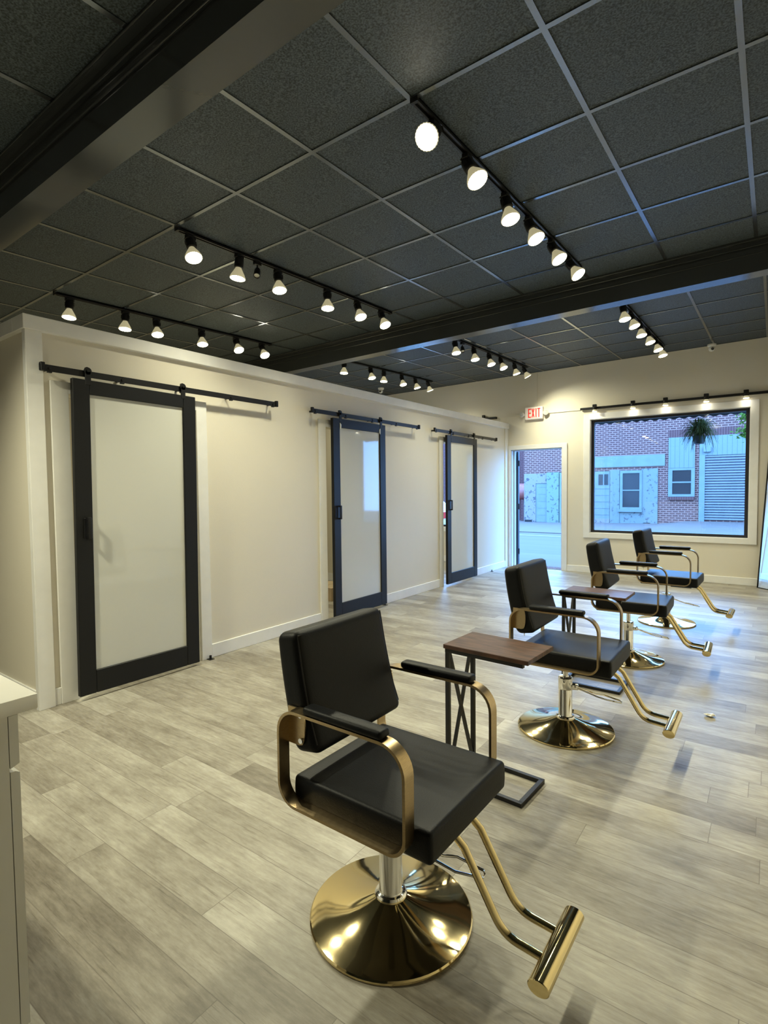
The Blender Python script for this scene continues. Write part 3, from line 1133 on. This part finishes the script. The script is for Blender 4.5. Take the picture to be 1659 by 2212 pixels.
    # footrest
    for s in (-1, 1):
        y = s * .052
        pts = [(.225, y, .43), (.30, y, .372), (.395, y, .215)]
        c0 = Vector((.395, y, .215))
        for i in range(1, 7):
            u = i / 6
            p0, p1, p2 = Vector((.395, y, .215)), Vector((.418, y, .176)), Vector((.460, y, .172))
            pts.append(p0 * (1 - u) ** 2 + p1 * 2 * u * (1 - u) + p2 * u * u)
        pts.append((.540, y, .166))
        MB().tube(pts, .0115, 14).build('footrest_leg', 'gold', root)
    prof = []
    for i in range(16):
        a = 2 * PI * i / 16
        r = .028
        prof.append((.552 + r * 1.02 * math.cos(a), .166 + r * .78 * math.sin(a)))
    MB().prism(prof, 'Y', -.145, .145, .002, 1).build('footrest_bar', 'gold', root, 25)
    return root


ch = make_chair('nearest black styling chair with brass arms, its round gold base in full view')
ch.location = (-.997, 1.387, 0)
ch.rotation_euler = (0, 0, -.011)
dup(ch, 'styling_chair', (-.951, 3.072, 0), .002, 'second black styling chair from the front, behind the first brown side table', 'styling chairs in a row')
dup(ch, 'styling_chair', (-.930, 4.630, 0), .031, 'third black styling chair from the front, just beyond the second brown side table', 'styling chairs in a row')
dup(ch, 'styling_chair', (-.862, 6.08, 0), -.025, 'farthest black styling chair, standing in front of the big window', 'styling chairs in a row')


# ------------------------------------------------------------------ C-shaped side tables
def make_table(label):
    root = thing('side_table', label, 'table', (0, 0, 0), 0, 'side tables between the chairs')
    Lh, Wh, z = .214, .139, .659
    MB().box((-Lh, -Wh, z - .020), (Lh, Wh, z), bevel=.002, seg=1).build('table_top', 'rustic', root)
    q = .010
    wl = .118
    xl = -.200
    mb = MB()
    for s in (-1, 1):
        mb.box((xl - q, s * wl - q, z - .040), (Lh - .03, s * wl + q, z - .020))
    mb.box((xl - q, -wl, z - .040), (xl + q, wl, z - .020))
    mb.build('top_frame', 'steel_black', root)
    for s in (-1, 1):
        MB().box((xl - q, s * wl - q, .018), (xl + q, s * wl + q, z - .040), bevel=.001, seg=1).build('leg', 'steel_black', root)
    mb = MB()
    ln = math.hypot(2 * wl - .02, z - .06)
    a = math.atan2(2 * wl - .02, z - .06)
    for s in (-1, 1):
        mb.box((-.007 + s * .0005, -.007, -ln / 2), (.007 + s * .0005, .007, ln / 2), Matrix.Translation((xl, 0, (z - .04 + .02) / 2)) @ Matrix.Rotation(s * a, 4, 'X'))
    mb.build('cross_brace', 'steel_black', root)
    mb = MB()
    for s in (-1, 1):
        mb.box((xl - q, s * wl - q, 0), (.178, s * wl + q, .020), bevel=.001, seg=1)
    mb.box((.158, -wl, 0), (.178, wl, .020))
    mb.box((xl - q, -wl, 0), (xl + q, wl, .020))
    mb.build('floor_frame', 'steel_black', root)
    return root


tb = make_table('brown wood topped side table standing between the two nearest chairs')
tb.location = (-1.034, 2.318, 0)
tb.rotation_euler = (0, 0, -.055)
dup(tb, 'side_table', (-.985, 3.90, 0), -.014, 'brown wood topped side table standing between the second and third chairs', 'side tables between the chairs')

# ------------------------------------------------------------------ white reception desk (left foreground)
root = thing('reception_desk', 'white cabinet desk with thick white top in the left foreground', 'desk', (-1.49, .512, 0))
MB().box((-1.6, -.60, .06), (0, -.022, .862)).build('cabinet_body', 'cabinet', root)
MB().box((-1.6, -.56, 0), (-.03, -.06, .06)).build('plinth', 'cabinet', root)
MB().box((-1.62, -.63, .862), (.016, .040, .900), bevel=.003, seg=2).build('countertop', 'counter', root)
for i in range(3):
    xa, xb = -1.595 + .533 * i, -1.595 + .533 * (i + 1) - .006
    if i == 2:
        xb = 0
    MB().prism([(-.020, .727), (0, .735), (0, .856), (-.020, .856)], 'X', xa, xb).build('drawer', 'cabinet', root)
    MB().prism([(-.020, .068), (0, .068), (0, .712), (-.010, .718), (-.020, .718)], 'X', xa, xb).build('cabinet_door', 'cabinet', root)

# ------------------------------------------------------------------ leaning mirror
A = math.radians(45)
root = thing('floor_mirror', 'tall thin black framed mirror leaning at the right end of the window wall', 'mirror', (-.150, 8.80, .0), -A)
lean = Matrix.Rotation(math.radians(-4.5), 4, 'X')
W, H = .86, 1.80
MB().box((.008, -.004, .008), (W - .008, .004, H - .008), lean).build('mirror_glass', 'mirror', root)
mb = MB()
mb.box((0, -.012, 0), (.010, .012, H), lean)
mb.box((W - .010, -.012, 0), (W, .012, H), lean)
mb.box((.010, -.012, 0), (W - .010, .012, .010), lean)
mb.box((.010, -.012, H - .010), (W - .010, .012, H), lean)
mb.build('mirror_frame', 'black_metal', root)
MB().box((.010, .005, .010), (W - .010, .010, H - .010), lean).build('backing_board', 'under', root)

# ------------------------------------------------------------------ little things
t = bmesh.new()
bmesh.ops.create_icosphere(t, subdivisions=2, radius=.02)
for v in t.verts:
    v.co.x *= 1.5 + random.uniform(-.3, .3)
    v.co.y *= 1.0 + random.uniform(-.35, .35)
    v.co.z *= .45 + random.uniform(-.25, .25)
mb = MB()
mb.add(t, Matrix.Translation((-.287, 3.72, .012)) @ Matrix.Rotation(.3, 4, 'Z'))
tag(mb.build('plastic_scrap', 'film', None, 10), 'crumpled scrap of clear plastic lying on the floor right of the second chair', 'scrap')

o = thing('light_switch', 'white switch plate on the room wall seen through the middle door gap', 'switch', (-4.93, 6.118, 1.05))
MB().box((-.04, -.006, -.06), (.04, 0, .06), bevel=.002, seg=1).build('switch_plate', 'plastic', o)
MB().box((-.012, -.010, -.022), (.012, -.006, .022)).build('toggle', 'plastic', o)
root = thing('cardboard_box', 'tan cardboard box on the floor of the room behind the middle door', 'box', (-4.62, 5.15, 0))
MB().box((-.2, -.2, 0), (.2, .2, .16)).build('box_body', 'tan', root)
MB().box((-.2, -.2, .16), (-.005, .2, .165)).build('box_flap', 'tan', root)
MB().box((.005, -.2, .16), (.2, .2, .165)).build('box_flap', 'tan', root)

# ------------------------------------------------------------------ outside: ground
def gz(y):
    return -.02 - .0176 * (y - 9.1)


def strip(name, ya, yb, m, x0=-30, x1=18, dz=0.0, kind=True, th=.15):
    t = bmesh.new()
    q = [(x0, ya), (x1, ya), (x1, yb), (x0, yb)]
    A_ = [t.verts.new((x, y, gz(y) + dz - th)) for x, y in q]
    B_ = [t.verts.new((x, y, gz(y) + dz)) for x, y in q]
    for f in ((A_[0], A_[3], A_[2], A_[1]), tuple(B_), (A_[0], A_[1], B_[1], B_[0]), (A_[1], A_[2], B_[2], B_[1]), (A_[2], A_[3], B_[3], B_[2]), (A_[3], A_[0], B_[0], B_[3])):
        t.faces.new(f)
    mb = MB()
    mb.add(t)
    return struct(name, mb, m)


strip('near_sidewalk', 9.12, 11.4, 'walk', dz=.0)
strip('street', 11.4, 18.2, 'road', dz=-.03)
struct('street_marking', MB().box((-30, 16.88, gz(16.9) - .027), (18, 17.02, gz(17.0) - .024)), 'line')
mb = MB()
xs = [(-30, -.33), (-9.8, -.33), (-8.4, -.32), (-5.8, -.25), (-3.9, -.22), (-2.4, -.03), (18, 0.0)]
t = bmesh.new()
A_ = [t.verts.new((x, 18.2, gz(18.2) + .0)) for x, z in xs]
B_ = [t.verts.new((x, 27.2, z)) for x, z in xs]
A2 = [t.verts.new((x, 18.2, -.7)) for x, z in xs]
for i in range(len(xs) - 1):
    t.faces.new([A_[i], A_[i + 1], B_[i + 1], B_[i]])
    t.faces.new([A2[i], A2[i + 1], A_[i + 1], A_[i]])
mb.add(t)
struct('far_sidewalk', mb, 'walk')

# ------------------------------------------------------------------ outside: brick building across the street
FY = 25.0
root = thing('brick_building', 'old red brick building with pale teal doors and shutters across the street', 'building', (0, FY, 0))


def part(name, m, parent, *boxes, bevel=0.0):
    mb = MB()
    for (x0, x1, z0, z1, y0_, y1_) in boxes:
        mb.box((x0, y0_, z0), (x1, y1_, z1), bevel=bevel, seg=1)
    return mb.build(name, m, parent)


part('brick_wall', 'brick', root, (-9.77, 6.0, -.6, 4.7, 0, .3))
part('lintel_band', 'teal', root, (-6.75, -3.66, 2.22, 2.70, -.06, .01))
part('brick_course', 'soldier', root, (-3.55, 5.5, 3.36, 3.68, -.01, .01))
part('pilaster', 'peel', root, (-5.81, -5.42, -.4, 2.10, -.08, .01))
part('peeling_panel', 'peel', root, (-5.42, -3.92, -.4, .30, -.05, .01), (-4.54, -3.92, .30, 2.12, -.05, .01))
d = part('garage_door', 'teal', root, (-6.75, -5.83, -.05, 2.05, -.04, .01))
part('door_rail', 'tealboard', d, *[(-6.75, -5.83, .12 + .29 * i, .14 + .29 * i, -.055, -.04) for i in range(5)])
part('door_pane', 'fpane', d, (-6.30, -6.12, 1.45, 1.92, -.06, -.04), (-6.06, -5.90, 1.45, 1.92, -.06, -.04))
part('stone_footing', 'peelwhite', root, (-6.75, -5.83, -.4, -.05, -.07, .01))
w = part('sash_window', 'teal', root, (-5.40, -5.29, .30, 2.06, -.09, .01), (-4.62, -4.52, .30, 2.06, -.09, .01), (-5.29, -4.62, 1.94, 2.06, -.09, .01),
         (-5.29, -4.62, .36, .47, -.09, .01), (-5.29, -4.62, 1.18, 1.23, -.08, .01), (-5.46, -4.50, .27, .38, -.16, .01))
part('window_pane', 'fpane', w, (-5.30, -4.61, .45, 1.96, -.05, -.02))
w = part('small_sash_window', 'teal', root, (-3.53, -3.38, .93, 2.10, -.07, .01), (-2.70, -2.57, .93, 2.10, -.07, .01), (-3.38, -2.70, 2.01, 2.10, -.07, .01),
         (-3.38, -2.70, .93, 1.03, -.07, .01), (-3.38, -2.70, 1.49, 1.55, -.06, .01))
part('window_pane', 'fpane', w, (-3.39, -2.69, 1.0, 2.03, -.04, -.02))
part('brick_sill', 'soldier', root, (-3.53, -2.57, .80, .92, -.10, .01))
part('board_infill', 'tealboard', root, (-3.53, -2.58, 2.11, 3.36, -.05, .01))
part('shutter_head', 'tealboard', root, (-2.42, 3.0, 2.58, 3.36, -.05, .01))
part('shutter_jamb', 'teal', root, (-2.42, -2.22, -.2, 2.60, -.09, .01), (2.2, 2.4, -.2, 2.6, -.09, .01))
mb = MB()
n = 25
for i in range(n):
    z0_ = -.02 + 2.60 * i / n
    hgt = 2.60 / n
    mb.prism([(-.005, z0_), (-.06, z0_ + hgt * .30), (-.05, z0_ + hgt * .62), (-.005, z0_ + hgt), (.01, z0_ + hgt), (.01, z0_)], 'X', -2.22, 2.2)
mb.build('roller_shutter', 'roller', root, 20)
part('meter_box', 'teal', root, (-2.28, -2.02, 2.72, 2.90, -.16, -.04), (-2.26, -2.05, 2.69, 2.72, -.12, -.04))
part('vent', 'fpane', root, (-4.46, -4.20, -.30, -.18, -.10, -.04), (-9.70, -9.35, -.28, -.18, -.10, -.04))
part('doorway_wall', 'peelwhite', root, (-9.74, -9.17, -.5, 2.02, -.06, .01), (-9.17, -8.62, 1.56, 2.02, -.06, .01))
d = part('side_door', 'teal', root, (-9.17, -8.62, -.28, 1.56, -.03, .01))
part('door_rail', 'tealboard', d, *[(-9.05, -8.66, .05 + .33 * i, .07 + .33 * i, -.04, -.03) for i in range(5)])
part('seafoam_pilaster', 'peelgreen', root, (-8.62, -8.05, -.5, 2.06, -.12, .01))
part('drain_pipe', 'teal', root, (-8.02, -7.94, -.4, 2.04, -.10, .01))

root = thing('dark_brick_building', 'darker red brick building left of the teal one, seen through the street door', 'building', (0, 27.0, 0))
part('brick_wall', 'darkbrick', root, (-16, -9.4, -.6, 4.6, 0, .3))
root = thing('storage_tank', 'faded red metal tank beside the dark brick wall outside', 'tank', (-10.35, 26.0, -.33))
MB().cyl((-.9, 0, 1.48), (.35, 0, 1.48), .42, 28).sphere((.35, 0, 1.48), .42, .35).build('tank_shell', 'redtank', root)
MB().box((-.5, -.3, 0), (-.4, .3, 1.1)).box((.15, -.3, 0), (.25, .3, 1.1)).build('tank_cradle', 'darkbrick', root)

# car seen through the gap of the farthest barn door
root = thing('car', 'white car with red tail lamp parked in the street, seen through the far room window', 'car', (-9.75, 14.0, gz(14) - .03), math.radians(0))
body = [(-2.1, .25), (2.1, .25), (2.15, .55), (2.1, .90), (1.5, .95), (.95, 1.42), (-.7, 1.42), (-1.3, .95), (-2.0, .85), (-2.15, .5)]
cb_ = MB().prism(body, 'Y', -.86, .86, .04, 2).build('car_body', 'carpaint', root)
MB().prism([(-1.1, .97), (-.62, 1.36), (.88, 1.36), (1.32, .97)], 'Y', -.87, .87).build('side_glass', 'fpane', cb_)
MB().box((2.02, -.80, .66), (2.17, -.5, .84)).build('tail_lamp', 'tail', cb_)
MB().box((2.02, .5, .66), (2.17, .80, .84)).build('tail_lamp', 'tail', cb_)
MB().box((1.72, -.875, .66), (2.08, -.80, .84)).build('tail_lamp', 'tail', cb_)
for x in (-1.35, 1.35):
    for s in (-1, 1):
        MB().cyl((x, s * .70, .31), (x, s * .88, .31), .31, 24).build('wheel', 'rubber', root)

# ------------------------------------------------------------------ awning, fern, tree
root = thing('window_awning', 'black scalloped canvas awning over the big window outside', 'awning', (0, 9.7, 0))
x0_, x1_ = -2.75, .15
pts = [(x0_, 2.80)]
n = 21
sw_ = (x1_ - x0_) / n
for i in range(n):
    for j in range(9):
        u = j / 8
        pts.append((x0_ + sw_ * (i + u), 2.478 - .026 * math.sin(PI * u)))
pts.append((x1_, 2.80))
MB().prism(pts, 'Y', -.004, .004).build('valance', 'canvas', root)
mb = MB()
mb.prism([(-.57, 3.25), (.004, 2.80), (.004, 2.79), (-.57, 3.24)], 'X', x0_, x1_)
mb.build('canopy', 'canvas', root)

root = thing('hanging_fern', 'bushy green fern in a dark hanging basket outside the big window', 'plant', (-.972, 9.95, 2.06))
MB().lathe([(0, 0), (.07, 0), (.10, .12), (.105, .125), (.09, .125), (0, .11)], 24).build('basket', 'black_metal', root)
mb = MB()
for i in range(3):
    a = 2 * PI * i / 3
    mb.tube([(.1 * math.cos(a), .1 * math.sin(a), .12), (0, 0, .52), (0, 0, .72)], .002, 5)
mb.build('hanger_wire', 'black_metal', root)
mb = MB()
rnd = random.Random(3)
for i in range(620):
    a = rnd.uniform(0, 2 * PI)
    reach = rnd.uniform(.06, .31)
    rise = rnd.uniform(.10, .32)
    drop = rnd.uniform(.05, .45) * (reach / .31)
    ca, sa = math.cos(a), math.sin(a)
    P = []
    for j in range(6):
        u = j / 5
        r = reach * (u ** .8)
        z = .12 + rise * math.sin(min(1, u * 1.4) * PI / 2) - drop * u * u
        P.append(Vector((r * ca, r * sa, z)))
    wv = Vector((-sa, ca, 0)) * rnd.uniform(.004, .011)
    prev = None
    for j, p in enumerate(P):
        w_ = wv * (1 - .8 * j / 5)
        a1, b1 = mb.bm.verts.new(p - w_), mb.bm.verts.new(p + w_ + Vector((0, 0, .002)))
        if prev:
            mb.bm.faces.new([prev[0], prev[1], b1, a1])
        prev = (a1, b1)
mb.build('fronds', 'leaf', root)

root = thing('street_tree', 'young green tree whose leaves show at the right edge of the window', 'tree', (.16, 14.0, gz(14)))
MB().tube([(0, 0, 0), (.03, 0, 1.2), (-.02, .03, 2.4), (.0, 0, 3.6)], .06, 10).build('trunk', 'bark', root)
mb = MB()
for c, rr, n in (((-.60, 0, 3.0), .22, 240), ((-.62, -.05, 2.62), .20, 220), ((-.2, .1, 3.2), .4, 300), ((.2, 0, 3.6), .55, 400), ((0, .1, 2.8), .35, 200)):
    for i in range(n):
        p = Vector(c) + Vector((rnd.gauss(0, .5), rnd.gauss(0, .5), rnd.gauss(0, .42))) * rr
        d1 = Vector((rnd.uniform(-1, 1), rnd.uniform(-1, 1), rnd.uniform(-.8, .4))).normalized()
        d2 = d1.orthogonal().normalized()
        s_ = rnd.uniform(.03, .06)
        mb.bm.faces.new([mb.bm.verts.new(p - d1 * s_), mb.bm.verts.new(p + d2 * s_ * .45), mb.bm.verts.new(p + d1 * s_), mb.bm.verts.new(p - d2 * s_ * .45)])
mb.build('foliage', 'leaf2', root)
